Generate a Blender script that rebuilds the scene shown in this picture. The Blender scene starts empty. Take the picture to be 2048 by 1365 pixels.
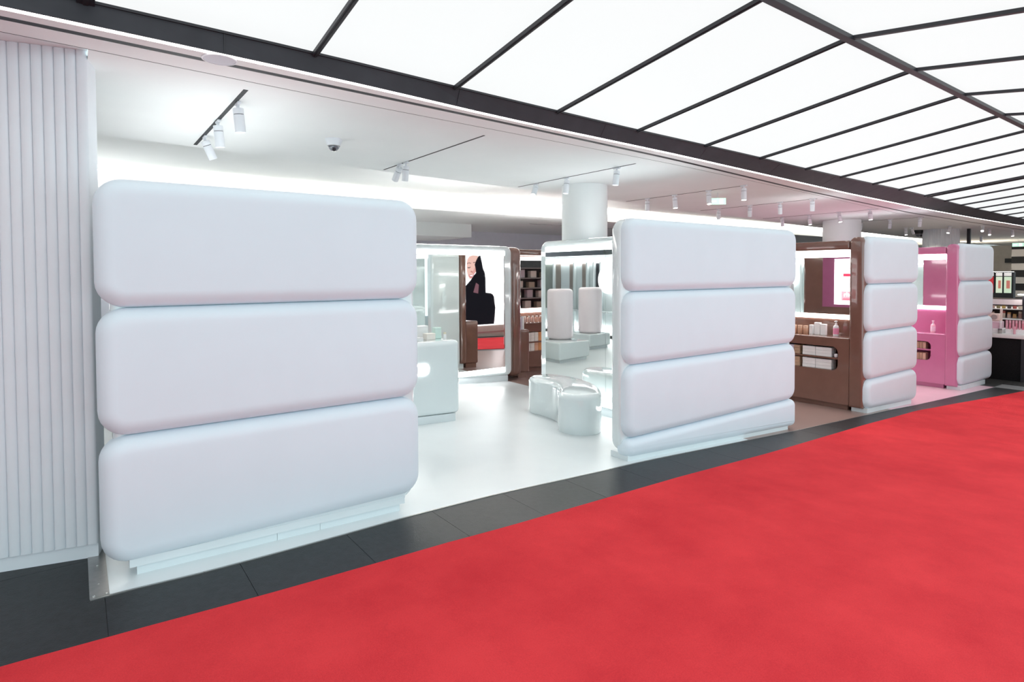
import bpy, bmesh, math, random
import numpy as np
from mathutils import Vector, Matrix
random.seed(7)
scene = bpy.context.scene
COL = scene.collection
RAISE = 1.66          # everything is authored with the camera at z=0 and lifted at the end

# ------------------------------------------------------------------ camera
F_PX, YAW, PITCH, ROLL = 1181.57, 0.636928, 0.0281085, -0.00407766
cam = bpy.data.cameras.new('camera'); co = bpy.data.objects.new('camera', cam); COL.objects.link(co)
cam.sensor_fit = 'HORIZONTAL'; cam.sensor_width = 36.0; cam.lens = F_PX/2048*36
cam.shift_x = 0.0; cam.shift_y = -(682.5-580.67)/2048
cam.clip_start = 0.05; cam.clip_end = 200
fwd = Vector((math.sin(YAW)*math.cos(PITCH), math.cos(YAW)*math.cos(PITCH), -math.sin(PITCH)))
R0 = Vector((math.cos(YAW), -math.sin(YAW), 0)); U0 = R0.cross(fwd)
cr, sr = math.cos(ROLL), math.sin(ROLL)
Rv = R0*cr + U0*sr; Uv = -R0*sr + U0*cr
M = Matrix((Rv, Uv, -fwd)).transposed().to_4x4(); M.translation = Vector((0, -3.77654, 0))
co.matrix_world = M
scene.camera = co
# ------------------------------------------------------------------ world, exposure
w = bpy.data.worlds.new('world'); scene.world = w; w.use_nodes = True
w.node_tree.nodes['Background'].inputs[0].default_value = (0.77, 0.95, 1.0, 1)
w.node_tree.nodes['Background'].inputs[1].default_value = 1.5
vs = scene.view_settings
vs.view_transform = 'Standard'; vs.look = 'None'; vs.gamma = 1; vs.use_curve_mapping = False
vs.exposure = 0.4
PANEL, SPOT, LED, COVE = 0.70, 25.0, 6.5, 15.0

# ------------------------------------------------------------------ materials
def mat(name, color=(.8,.8,.8), rough=.5, metal=0, coat=0, emit=0, noise=0, nscale=8, bump=0, bscale=200, spec=.5, ecolor=None, alpha=None, trans=0):
    m = bpy.data.materials.new(name); m.use_nodes = True
    nt = m.node_tree; b = nt.nodes['Principled BSDF']
    b.inputs['Base Color'].default_value = (*color, 1)
    b.inputs['Roughness'].default_value = rough; b.inputs['Metallic'].default_value = metal
    b.inputs['Coat Weight'].default_value = coat; b.inputs['Coat Roughness'].default_value = .04
    b.inputs['Specular IOR Level'].default_value = spec
    b.inputs['Transmission Weight'].default_value = trans
    if emit:
        b.inputs['Emission Color'].default_value = (*(ecolor or color), 1); b.inputs['Emission Strength'].default_value = emit
    if noise or bump:
        tc = nt.nodes.new('ShaderNodeTexCoord')
    if noise:
        n = nt.nodes.new('ShaderNodeTexNoise'); n.inputs['Scale'].default_value = nscale; n.inputs['Detail'].default_value = 6
        nt.links.new(tc.outputs['Object'], n.inputs['Vector'])
        r = nt.nodes.new('ShaderNodeMapRange'); r.inputs['From Min'].default_value = .3; r.inputs['From Max'].default_value = .7
        r.inputs['To Min'].default_value = 1-noise; r.inputs['To Max'].default_value = 1+noise
        nt.links.new(n.outputs['Fac'], r.inputs['Value'])
        x = nt.nodes.new('ShaderNodeVectorMath'); x.operation = 'SCALE'; x.inputs[0].default_value = color
        nt.links.new(r.outputs[0], x.inputs['Scale']); nt.links.new(x.outputs[0], b.inputs['Base Color'])
    if bump:
        n2 = nt.nodes.new('ShaderNodeTexNoise'); n2.inputs['Scale'].default_value = bscale; n2.inputs['Detail'].default_value = 3
        nt.links.new(tc.outputs['Object'], n2.inputs['Vector'])
        bp = nt.nodes.new('ShaderNodeBump'); bp.inputs['Strength'].default_value = bump; bp.inputs['Distance'].default_value = .01
        nt.links.new(n2.outputs['Fac'], bp.inputs['Height']); nt.links.new(bp.outputs[0], b.inputs['Normal'])
    return m
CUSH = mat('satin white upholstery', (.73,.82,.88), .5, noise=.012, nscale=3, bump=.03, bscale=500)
WHITE = mat('gloss white lacquer', (.72,.79,.80), .08, coat=1, noise=.01, nscale=2)
PLINTH = mat('pale plinth', (.72,.78,.80), .35, noise=.02, nscale=4)
BROWN = mat('gloss brown lacquer', (.195,.10,.076), .14, coat=.9, noise=.06, nscale=5)
PINK = mat('gloss pink lacquer', (.60,.20,.36), .14, coat=.9, noise=.03, nscale=5)
PLAST = mat('white plaster', (.85,.88,.88), .8, noise=.012, nscale=2, bump=.02, bscale=90)
FLUTE = mat('fluted panel white', (.76,.80,.84), .7, noise=.015, nscale=6)
FLW = mat('floor white resin', (.74,.78,.79), .28, noise=.02, nscale=2.5)
FLB = mat('floor brown resin', (.30,.20,.175), .3, noise=.03, nscale=3)
FLP = mat('floor pink resin', (.80,.51,.58), .3, noise=.03, nscale=3)
def stone(name, c):
    return mat(name, c, .42, spec=.35, noise=.35, nscale=26, bump=.12, bscale=140)
TILE = stone('dark slate tile', (.014,.015,.017)); GROUT = mat('grout', (.20,.20,.20), .8, noise=.1)
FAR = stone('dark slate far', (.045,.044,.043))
BLACK = mat('black metal', (.022,.024,.03), .45, noise=.1, nscale=12)
BEAM = mat('anthracite beam', (.050,.054,.062), .6, spec=.2, noise=.12, nscale=5)
DARK = mat('dark recess', (.02,.022,.026), .6, noise=.05)
MIRR = mat('mirror silver', (.90,.93,.92), .015, metal=1)
METAL = mat('brushed steel trim', (.42,.41,.40), .35, metal=1, noise=.08, nscale=30)
SCREWM = mat('screw head', (.8,.78,.75), .25, metal=1)
SPOTW = mat('white spotlight paint', (.80,.83,.87), .4, noise=.01)
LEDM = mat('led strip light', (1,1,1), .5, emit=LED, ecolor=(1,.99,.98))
UPL = mat('uplight strip', (1,1,1), .5, emit=5, ecolor=(.97,.99,1))  # for added strips, out of view on unit tops, that brighten the ceiling
UPW = mat('broad uplight diffuser', (1,1,1), .5, emit=1.1, ecolor=(.97,.99,1)); UPS = mat('strong uplight', (1,1,1), .5, emit=16, ecolor=(1,.99,.97))  # broad and strong versions of the added ceiling brighteners
LINE = mat('beam led line', (1,1,1), .5, emit=4, ecolor=(1,.985,.95))
COVEM = mat('cove led warm', (1,1,1), .5, emit=COVE, ecolor=(1,.93,.84))
PANM = mat('luminous ceiling panel', (.12,.12,.12), .6, spec=.15, emit=PANEL, ecolor=(.96,1,1))
LENS_ON = mat('spot lens lit', (1,1,1), .4, emit=12, ecolor=(1,.97,.92))
LENS_OFF = mat('spot lens', (.5,.52,.55), .2, emit=1.0)
CARPET = mat('red carpet', (.80,.028,.036), .95, bump=.6, bscale=900, spec=.15)
# carpet: worn, blotched nap in its colour
nt = CARPET.node_tree; b = nt.nodes['Principled BSDF']; tc = nt.nodes.new('ShaderNodeTexCoord')
n1 = nt.nodes.new('ShaderNodeTexNoise'); n1.inputs['Scale'].default_value = 1.6; n1.inputs['Detail'].default_value = 7; n1.inputs['Roughness'].default_value = .62
n2 = nt.nodes.new('ShaderNodeTexNoise'); n2.inputs['Scale'].default_value = 160; n2.inputs['Detail'].default_value = 2
mx = nt.nodes.new('ShaderNodeMath'); mx.operation = 'MULTIPLY_ADD'; mx.inputs[1].default_value = .45
nt.links.new(tc.outputs['Object'], n1.inputs['Vector']); nt.links.new(tc.outputs['Object'], n2.inputs['Vector'])
nt.links.new(n2.outputs['Fac'], mx.inputs[0]); nt.links.new(n1.outputs['Fac'], mx.inputs[2])
rp = nt.nodes.new('ShaderNodeValToRGB'); rp.color_ramp.elements[0].position = .5; rp.color_ramp.elements[0].color = (.74,.034,.046,1)
rp.color_ramp.elements[1].position = .92; rp.color_ramp.elements[1].color = (.94,.058,.068,1)
nt.links.new(mx.outputs[0], rp.inputs[0]); nt.links.new(rp.outputs[0], b.inputs['Base Color'])

# ------------------------------------------------------------------ helpers
def wloc(o):
    v = Vector((0,0,0))
    while o is not None: v += o.location; o = o.parent
    return v
def obj(name, bm, m, parent=None, smooth=True, origin=None, angle=40):
    me = bpy.data.meshes.new(name)
    if parent is None:
        if origin is None:
            xs = [v.co for v in bm.verts]
            origin = Vector((sum(v.x for v in xs)/len(xs), sum(v.y for v in xs)/len(xs), min(v.z for v in xs)))
        off = Vector(origin)
    else:
        off = wloc(parent)
    bmesh.ops.translate(bm, verts=bm.verts, vec=-off)
    bmesh.ops.recalc_face_normals(bm, faces=bm.faces)
    bm.to_mesh(me); bm.free()
    me.materials.append(m)
    if smooth:
        me.polygons.foreach_set('use_smooth', [True]*len(me.polygons))
        me.set_sharp_from_angle(angle=math.radians(angle))
    o = bpy.data.objects.new(name, me); COL.objects.link(o)
    if parent is not None: o.parent = parent
    else: o.location = off
    return o
def tag(o, label=None, cat=None, group=None, kind=None):
    if label: o['label'] = label
    if cat: o['category'] = cat
    if group: o['group'] = group
    if kind: o['kind'] = kind
    return o
def thing(name, label, cat, loc, group=None):
    o = bpy.data.objects.new(name, None); COL.objects.link(o); o.location = loc; o.empty_display_size = .1
    return tag(o, label, cat, group)
def struct(name, bm, m, **k):
    return tag(obj(name, bm, m, **k), kind='structure')
def sempty(name, loc=(0,0,0)):
    o = bpy.data.objects.new(name, None); COL.objects.link(o); o.location = loc; return tag(o, kind='structure')
def val(f, x): return f(x) if callable(f) else f
def hexa(pts, bm=None):
    """8 corners: bottom 4 ccw, top 4 ccw"""
    bm = bm or bmesh.new(); v = [bm.verts.new(p) for p in pts]
    for f in ((0,1,2,3),(4,5,6,7),(0,1,5,4),(1,2,6,5),(2,3,7,6),(3,0,4,7)): bm.faces.new([v[i] for i in f])
    return bm
def box(x0,x1,y0,y1,z0,z1,r=0,seg=4,bm=None):
    own = bmesh.new()
    hexa([(x0,y0,val(z0,x0)),(x1,y0,val(z0,x1)),(x1,y1,val(z0,x1)),(x0,y1,val(z0,x0)),
          (x0,y0,val(z1,x0)),(x1,y0,val(z1,x1)),(x1,y1,val(z1,x1)),(x0,y1,val(z1,x0))], own)
    bmesh.ops.recalc_face_normals(own, faces=own.faces)
    if r: bmesh.ops.bevel(own, geom=own.edges[:], offset=r, segments=seg, affect='EDGES', profile=.5)
    if bm is None: return own
    me = bpy.data.meshes.new('t'); own.to_mesh(me); own.free(); bm.from_mesh(me); bpy.data.meshes.remove(me); return bm
def box2(x0,x1,y0,y1,z0,z1,axis,rc,rb,seg=6,faces=(0,1)):
    """box with large corner radius rc seen along the axis and softened rims rb"""
    bm = box(x0,x1,y0,y1,z0,z1); a = axis
    e = [e for e in bm.edges if abs(e.verts[0].co[a]-e.verts[1].co[a]) > 1e-4 and all(abs(e.verts[0].co[k]-e.verts[1].co[k]) < 1e-4 for k in range(3) if k != a)]
    bmesh.ops.bevel(bm, geom=e, offset=rc, segments=seg, affect='EDGES', profile=.5)
    lo, hi = ((x0,x1),(y0,y1),(0,0))[a]
    es = [e for e in bm.edges if any(all(abs(v.co[a]-t) < 1e-5 for v in e.verts) for t in [(lo,hi)[f] for f in faces]) and len(e.link_faces) == 2
          and any(abs(f.normal[a]) < .5 for f in e.link_faces)]
    bmesh.ops.bevel(bm, geom=es, offset=rb, segments=seg, affect='EDGES', profile=.5)
    return bm
def cyl(p, r, h, axis=(0,0,1), seg=24, r2=None, bm=None, bev=0):
    own = bmesh.new()
    bmesh.ops.create_cone(own, cap_ends=True, segments=seg, radius1=r, radius2=r if r2 is None else r2, depth=h)
    if bev:
        e = [e for e in own.edges if abs(e.verts[0].co.z-e.verts[1].co.z) < 1e-6]
        bmesh.ops.bevel(own, geom=e, offset=bev, segments=4, affect='EDGES', profile=.5)
    bmesh.ops.translate(own, verts=own.verts, vec=(0,0,h/2))
    q = Vector((0,0,1)).rotation_difference(Vector(axis).normalized())
    bmesh.ops.rotate(own, verts=own.verts, cent=(0,0,0), matrix=q.to_matrix())
    bmesh.ops.translate(own, verts=own.verts, vec=p)
    if bm is None: return own
    me = bpy.data.meshes.new('t'); own.to_mesh(me); own.free(); bm.from_mesh(me); bpy.data.meshes.remove(me); return bm
def lathe(prof, c, seg=24):
    bm = bmesh.new(); rings = []
    for r, z in prof:
        rings.append([bm.verts.new((c[0]+r*math.cos(2*math.pi*i/seg), c[1]+r*math.sin(2*math.pi*i/seg), c[2]+z)) for i in range(seg)])
    for a, b_ in zip(rings, rings[1:]):
        for i in range(seg): bm.faces.new((a[i], a[(i+1)%seg], b_[(i+1)%seg], b_[i]))
    bm.faces.new(rings[0][::-1]); bm.faces.new(rings[-1]); return bm
def strip(rows, bm=None, close=False):
    """rows: list of polylines with equal number of points -> quad grid"""
    bm = bm or bmesh.new(); V = [[bm.verts.new(p) for p in r] for r in rows]
    for a, b_ in zip(V, V[1:]):
        for i in range(len(a)-1): bm.faces.new((a[i], a[i+1], b_[i+1], b_[i]))
    return bm
def solid_strip(ya, yb, z0, z1, xs, bm=None):
    """bar between curves y=ya(x) and y=yb(x), from z0(x) to z1(x)"""
    bm = bm or bmesh.new()
    rows = []
    for x in xs:
        rows.append([bm.verts.new(p) for p in ((x,val(ya,x),val(z0,x)),(x,val(yb,x),val(z0,x)),(x,val(yb,x),val(z1,x)),(x,val(ya,x),val(z1,x)))])
    for a, b_ in zip(rows, rows[1:]):
        for i in range(4):
            j = (i+1) % 4; bm.faces.new((a[i], a[j], b_[j], b_[i]))
    bm.faces.new(rows[0]); bm.faces.new(rows[-1][::-1]); return bm
def plate_hole(outer, hole, plane, d0, d1):
    """outer/hole: 2D loops (y,z) ; plate between x=d0 and x=d1"""
    bm = bmesh.new(); es = []
    for loop in (outer, hole):
        vv = [bm.verts.new((d0, a, b_)) for a, b_ in loop]
        for i in range(len(vv)): es.append(bm.edges.new((vv[i], vv[(i+1)%len(vv)])))
    r = bmesh.ops.triangle_fill(bm, edges=es, use_beauty=True)
    fs = [g for g in r['geom'] if isinstance(g, bmesh.types.BMFace)]
    e = bmesh.ops.extrude_face_region(bm, geom=fs)
    bmesh.ops.translate(bm, verts=[g for g in e['geom'] if isinstance(g, bmesh.types.BMVert)], vec=(d1-d0,0,0))
    return bm
def rrect(a0,a1,b0,b1,r,n=6):
    out = []
    for cx, cy, s in ((a1-r,b1-r,0),(a0+r,b1-r,90),(a0+r,b0+r,180),(a1-r,b0+r,270)):
        for i in range(n+1):
            t = math.radians(s+90*i/n); out.append((cx+r*math.cos(t), cy+r*math.sin(t)))
    return out
def table(pts, smooth=0):
    X = np.array([p[0] for p in pts]); Y = np.array([p[1] for p in pts])
    if smooth:
        xs = np.arange(X[0], X[-1], .1); ys = np.interp(xs, X, Y); k = int(smooth/.1)|1
        ys = np.convolve(np.pad(ys, k//2, mode='edge'), np.ones(k)/k, 'valid'); return lambda x: float(np.interp(x, xs, ys))
    return lambda x: float(np.interp(x, X, Y))
FX = [-40,0.235,1.84,4.17,6.95,9.3,10.7,13,14.3,30,60]; FZ = [-1.65,-1.66,-1.69,-1.785,-1.938,-2.067,-2.13,-2.195,-2.232,-2.45,-2.6]
fz = table(list(zip(FX, FZ)))
def fzo(d): return lambda x: fz(x)+d
def knots(x0, x1, step=1.0, extra=()):
    s = {x0, x1} | {k for k in FX if x0 < k < x1} | {k for k in extra if x0 < k < x1}
    n = int((x1-x0)/step)
    for i in range(1, n+1):
        x = x0+i*step
        if x < x1-1e-6: s.add(round(x,4))
    return sorted(s)

carp_y = table([(-4,-.46),(-.287,-.519),(.09,-.554),(.752,-.587),(1.516,-.601),(2.239,-.605),(3.575,-.564),(5.73,-.494),(8.378,-.335),(10.24,-.275),(11.3,-.37),(12.75,-.538),(14.06,-.661),(18,-.9),(40,-1.2)], .5)
edge_y = table([(0,-.1),(.114,-.1),(.53,-.125),(1.08,-.11),(1.77,-.073),(2.56,-.03),(3.7,-.045),(4.5,-.03),(6.2,-.042),(7.07,-.049),(9.158,-.012),(9.93,-.02),(11.69,-.101),(14.09,-.194),(15,-.2)], .3)

# ------------------------------------------------------------------ floor
struct('floor', strip([[(x,-8,fz(x)-.012) for x in knots(-6,40,2)],[(x,12,fz(x)-.012) for x in knots(-6,40,2)]]), GROUT, smooth=False)
def patch(name, x0, x1, m, y1):
    xs = knots(x0, x1, .25)
    bm = solid_strip(edge_y, y1, fzo(-.01), fzo(.002), xs)
    return struct(name, bm, m, smooth=False)
patch('floor', .113, 6.08, FLW, 11); patch('floor', 6.08, 9.95, FLB, 11)
# pink floor ends in a point by the last wall
bm = bmesh.new()
xs = knots(9.95, 14.25, .25)
patch('floor', 9.95, 14.2, FLP, 5.2)
# stone tiles, each its own piece
tiles = sempty('floor', (0,0,0))
TS = .642
def tile(x0,x1,ya,yb,m=TILE):
    g = .0013
    bm = solid_strip((lambda x: val(ya,x)+g), (lambda x: val(yb,x)-g), fzo(-.011), fzo(0), sorted(set([x0+g,x1-g]+[k for k in knots(x0,x1,.16)[1:-1]])))
    return obj('tile', bm, m, tiles, smooth=False)
x = .0915-6*TS
while x < 14.2:
    if x+TS <= .1: tile(x, x+TS, -1.6, .42); tile(x, x+TS, .42, 1.2)
    elif x < 14.0-TS: tile(x, x+TS, -1.3, edge_y)
    else: tile(x, x+TS, -1.3, -.16)
    x += TS
for i in range(0, 9):
    for j in range(8):
        xa = x+(i-1 if j else i)*TS; ya = -1.3+1.14+(j-1)*TS if j else -1.3
        yb = -1.3+1.14+j*TS if j else -1.3+1.14
        if j == 0 and i == 0: continue
        if xa >= 14.2: tile(xa, xa+TS, ya, yb, FAR)
struct('floor', solid_strip(4.4, 11, fzo(-.011), fzo(0), knots(14.2, 20, 1)), FAR, smooth=False)
struct('floor', solid_strip(-1.3, 11, fzo(-.011), fzo(0), knots(x+8*TS, 40, 2)), FAR, smooth=False)
# steel edge trims with screws
t1 = struct('trim_1', solid_strip((lambda x: edge_y(x)-.014), edge_y, fzo(-.005), fzo(.004), knots(.03, 14.2, .25)), METAL, smooth=False)
t2 = struct('trim_2', box(.028,.113,-.1,3,fzo(-.005),fzo(.004)), METAL, smooth=False)
for (sx, sy, p) in [(.045,-.085,t1),(.1,-.085,t1),(.07,.06,t2),(.07,.3,t2)]+[(.55+1.1*i, edge_y(.55+1.1*i)-.008, t1) for i in range(12)]:
    obj('screw', cyl((sx, sy, fz(sx)+.003), .006, .004, seg=10), SCREWM, p)
# carpet runner
xs = knots(-5, 26, .2)
cp = solid_strip(lambda x: -3.3, carp_y, fzo(.0005), fzo(.011), xs)
tag(obj('carpet_runner', cp, CARPET, smooth=False), 'long red carpet runner laid along the dark stone aisle', 'carpet')

# ------------------------------------------------------------------ ceilings
CZ = 1.25
led_y = table([(-4,-.3),(-.251,-.165),(1.449,-.075),(2.735,.065),(5.05,.187),(9.85,.568),(13.48,.765),(17.1,.864),(20.5,.9),(40,1.1)], 1.0)
bm_y = table([(-4,-.24),(.07,-.136),(1.215,-.106),(2.25,-.041),(3.29,.015),(4.34,.069),(5.44,.097),(6.56,.134),(7.73,.2),(8.79,.235),(9.9,.262),(10.92,.28),(12.26,.34),(13.87,.45),(15.6,.55),(18,.63),(20,.68),(40,.9)], .8)
g1_y = table([(-4,-.16),(-.264,-.006),(1.518,.103),(2.824,.196),(5.29,.39),(8.75,.796),(14.1,1.25),(18.4,1.33),(22.4,1.36),(40,1.5)], 1.0)
g2_y = table([(-4,.05),(-.282,.231),(1.63,.394),(5.56,.6),(9.38,.97),(14.3,1.5),(22.3,1.79),(40,1.9)], 1.0)
cv_y = table([(-4,2.4),(.144,2.66),(2.6,2.9),(6.34,3.29),(8.51,3.5),(16.4,4.4),(24,4.9),(40,5.2)], 1.0)
lip_y = table([(-4,6.42),(5.28,6.45),(9.1,6.42),(22,6.45),(30,6.1),(40,5.7)], 1.0)
XC = knots(-4, 38, .5)
def off(f, d): return lambda x: f(x)+d
struct('ceiling', solid_strip(off(led_y,.062), g1_y, CZ, CZ+.02, XC), PLAST, smooth=False)
struct('ceiling', solid_strip(off(g1_y,.055), g2_y, CZ, CZ+.02, XC), PLAST, smooth=False)
struct('ceiling', solid_strip(off(g2_y,.012), cv_y, CZ, CZ+.02, knots(.085,38,.5)), PLAST, smooth=False)
struct('ceiling', solid_strip(off(g2_y,.012), cv_y, CZ+.042, CZ+.06, knots(-4,.085,.5)), PLAST, smooth=False)
struct('trim_3', solid_strip(off(g1_y,.0), off(g1_y,.055), CZ+.001, CZ+.006, XC), DARK, smooth=False)
struct('trim_3', solid_strip(off(g2_y,.0), off(g2_y,.012), CZ+.001, CZ+.006, XC), DARK, smooth=False)
struct('ceiling', solid_strip(off(cv_y,-.02), cv_y, CZ+.02, CZ+.3, XC), PLAST, smooth=False)
struct('ceiling', solid_strip(off(cv_y,-.02), off(lip_y,.02), CZ+.3, CZ+.32, XC), PLAST, smooth=False)
struct('ceiling', solid_strip(lip_y, off(lip_y,.02), CZ, CZ+.3, XC), PLAST, smooth=False)
struct('ceiling', solid_strip(off(lip_y,.02), 11, CZ, CZ+.02, XC), PLAST, smooth=False)
cvl = obj('cove_light', solid_strip(off(lip_y,-.075), off(lip_y,-.02), CZ+.225, CZ+.24, knots(-3.5,33,1)), COVEM, smooth=False)
tag(cvl, 'warm cove light strip glowing in the ceiling recess above the display walls', 'light strip')
# anthracite beam and light line
XB = knots(-4, 38, .5)
beam = struct('trim_4', solid_strip(bm_y, led_y, 0, 0, [0,1]), BEAM, smooth=False)
me = beam.data; bm = strip([[(x,bm_y(x),CZ+.115) for x in XB],[(x,led_y(x),CZ-.004) for x in XB],[(x,led_y(x)+.012,CZ-.004) for x in XB],[(x,led_y(x)+.012,CZ+.115) for x in XB]])
bmesh.ops.translate(bm, verts=bm.verts, vec=-beam.location); bm.to_mesh(me); bm.free()
for i, xs_ in enumerate(np.arange(-.9, 22, 1.6)):     # fine butt joints in the fascia
    x_ = float(xs_); obj('joint', hexa([(x_,bm_y(x_)-.002,CZ+.115),(x_+.006,bm_y(x_)-.002,CZ+.115),(x_+.006,bm_y(x_)+.004,CZ+.115),(x_,bm_y(x_)+.004,CZ+.115),
        (x_,led_y(x_)-.002,CZ-.004),(x_+.006,led_y(x_)-.002,CZ-.004),(x_+.006,led_y(x_)+.004,CZ-.004),(x_,led_y(x_)+.004,CZ-.004)]), BLACK, beam, smooth=False)
tag(obj('light_line', solid_strip(off(led_y,.014), off(led_y,.06), CZ-.003, CZ+.012, XB), LINE, smooth=False),
    'thin continuous white light line running along the dark ceiling beam', 'light strip')
# luminous vault
lum = sempty('ceiling', (0,0,0))
barx = [-3.05,-2.0,-.98,.07,1.215,2.254,3.288,4.341,5.436,6.557,7.734,8.789,9.895,10.924,12.26,13.4,14.5,15.6,16.75,17.95,19.2,20.5,22,23.6,25.4,27.5,30]
RY, RZ, BZ, OY = -1.85, 1.63, CZ+.115, -3.62
def vz(y, x):
    yb = bm_y(x)
    return BZ+(RZ-BZ)*(yb-y)/(yb-RY) if y > RY else RZ-(RZ-BZ)*(RY-y)/(RY-OY)
def lbar(x, y0, y1, wd, dp, m=BLACK, nm='bar', dz=0):
    p = []
    for zz in (-dp, .004):
        for (xx, yy) in ((x-wd/2,y0),(x+wd/2,y0),(x+wd/2,y1),(x-wd/2,y1)): p.append((xx,yy,vz(yy,x)+zz+dz))
    return obj(nm, hexa(p), m, lum, smooth=False)
for i, (xa, xb) in enumerate(zip(barx, barx[1:])):
    for (ya, yb) in (('b', RY), (RY, OY)):
        y0a, y0b = (bm_y(xa), bm_y(xb)) if ya == 'b' else (RY, RY)
        bm = strip([[(xa,y0a,vz(y0a,xa)),(xb,y0b,vz(y0b,xb))],[(xa,yb,vz(yb,xa)),(xb,yb,vz(yb,xb))]])
        obj('light_panel', bm, PANM, lum, smooth=False)
for x_ in barx:
    if abs(x_-12.26) < .01:
        for d in (-.075, .075): lbar(x_+d, bm_y(x_), RY, .03, .035); lbar(x_+d, RY, OY, .03, .035)
        lbar(x_, bm_y(x_), OY+.001 if False else RY, .13, .004, DARK, 'slot_backing')
        for k in range(26):
            yy = bm_y(x_)-.04-(bm_y(x_)-RY)*k/26.; lbar(x_, yy, yy-.02, .12, .02, BLACK, 'vent_rib')
    else:
        wd = .075 if abs(x_-.07) < .01 else .032
        lbar(x_, bm_y(x_), RY, wd, .024); lbar(x_, RY, OY, wd, .024)
        lbar(x_, bm_y(x_), RY, wd*.3, .006, DARK, 'bar_seam', -.023)
XR = [barx[0]]+[x_ for x_ in barx[1:]]
for xa, xb in zip(XR, XR[1:]):
    p = [(xa,RY-.027,RZ-.035),(xb,RY-.027,RZ-.035),(xb,RY+.027,RZ-.035),(xa,RY+.027,RZ-.035),(xa,RY-.027,RZ+.01),(xb,RY-.027,RZ+.01),(xb,RY+.027,RZ+.01),(xa,RY+.027,RZ+.01)]
    obj('ridge_bar', hexa(p), BLACK, lum, smooth=False)
obj('edge_bar', solid_strip(off(bm_y,-.012), off(bm_y,.004), BZ-.012, BZ+.01, XB), BLACK, lum, smooth=False)
struct('trim_5', box(-4,38,OY-.1,OY+.01,CZ-.02,BZ+.01), BEAM, smooth=False)

# ------------------------------------------------------------------ walls
struct('wall_back', box(-4,38,11,11.1,fzo(-.02),CZ+.02), mat('back wall paint',(.70,.71,.78),.7,noise=.02), smooth=False)
struct('wall_right', box(36,36.1,2.6,11,-2.6,CZ+.02), mat('far wall beige',(.64,.57,.50),.7,noise=.04), smooth=False)
struct('wall_left', box(-4.1,-4,-8,11,-1.68,CZ+.02), PLAST, smooth=False)
# fluted wall panel on the left
fw = sempty('wall_front', (0.08,.33,-1.66))
ang = math.radians(180-13.0); dx, dy = math.cos(ang), math.sin(ang); nx, ny = dy, -dx
if ny > 0: nx, ny = -nx, -ny
W_, N_ = .0525, 34
for i in range(N_):
    cx, cy = .081+dx*W_*(i+.5), .447+dy*W_*(i+.5)
    bm = bmesh.new(); a, b_ = [], []
    for k in range(9):
        t = math.pi*k/8; s = -math.cos(t)*W_/2; d = .016*math.sin(t)**.8
        a.append(bm.verts.new((cx-dx*s+nx*d, cy-dy*s+ny*d, -1.578))); b_.append(bm.verts.new((cx-dx*s+nx*d, cy-dy*s+ny*d, CZ+.041)))
    for k in range(8): bm.faces.new((a[k],a[k+1],b_[k+1],b_[k]))
    bm.faces.new(a[::-1]); bm.faces.new(b_)
    obj('flute', bm, FLUTE, fw, angle=60)
L_ = N_*W_
def wseg(off0, off1, z0, z1, m, nm):
    A = (.081, .447); B = (.081+dx*L_, .447+dy*L_)
    p = []
    for zz in (z0, z1):
        p += [(A[0]+nx*off0,A[1]+ny*off0,zz),(B[0]+nx*off0,B[1]+ny*off0,zz),(B[0]+nx*off1,B[1]+ny*off1,zz),(A[0]+nx*off1,A[1]+ny*off1,zz)]
    return obj(nm, hexa(p), m, fw, smooth=False)
wseg(.0, -.2, -1.578, CZ+.041, FLUTE, 'panel_core')
wseg(.002, -.2, -1.662, -1.579, FLUTE, 'skirting')

# ------------------------------------------------------------------ display wall units
TOP = .523
def led(parent, bm, nm='led_strip'): return obj(nm, bm, LEDM, parent, smooth=False)
def front(u, x0, x1, bodym, n, body=None, low=.05, step=False):
    bx0, bx1 = body or (x0-.05, x1+.03)
    for k in range(n):
        last = k == n-1
        z1 = TOP-.7*k; z0 = fzo(low) if last and not step else TOP-.7*(k+1)
        thin = last and not step and x0 < 5
        bm = box2(x0, x1, -.005, .13, z0, z1, 1, .075 if thin else .14, .072 if thin else .088, 7, (0,))
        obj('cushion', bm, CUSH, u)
    obj('back_board', box2(bx0, bx1, .082, .205, fzo(.07), TOP-.008, 1, .13, .035, 6), bodym, u)
def unit(label, x0, x1):
    return thing('display_wall', label, 'display wall', (x0, .1, fz(x0)))

# --- unit 1 (white, nearest)
u1 = unit('nearest white padded display wall, three wide cushions tall, beside the fluted wall', .1, 1.93)
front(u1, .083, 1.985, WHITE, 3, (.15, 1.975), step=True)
obj('plinth', box(.21,1.86,.035,.25,fzo(.055),fzo(.10)), PLINTH, u1, smooth=False)
for a, b_ in ((.245,.99),(.992,1.26),(1.262,1.83)):
    obj('plinth', box(a,b_,.055,.25,fzo(.002),fzo(.055)), PLINTH, u1, smooth=False)
obj('plinth', box(.4,1.88,.04,.3,-1.62,-1.52,.03,3), PLINTH, u1)

obj('wing', box(.3,1.2,.206,2.9,fzo(.1),.46,.08,5), WHITE, u1)
obj('mirror', box(1.195,1.206,.4,2.8,-1.4,.3), MIRR, u1, smooth=False)
obj('added_uplight', box(.38,1.12,.4,2.8,.461,.468), UPW, u1, smooth=False)  # added glowing sheet, unseen from below, brightens the ceiling above
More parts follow.
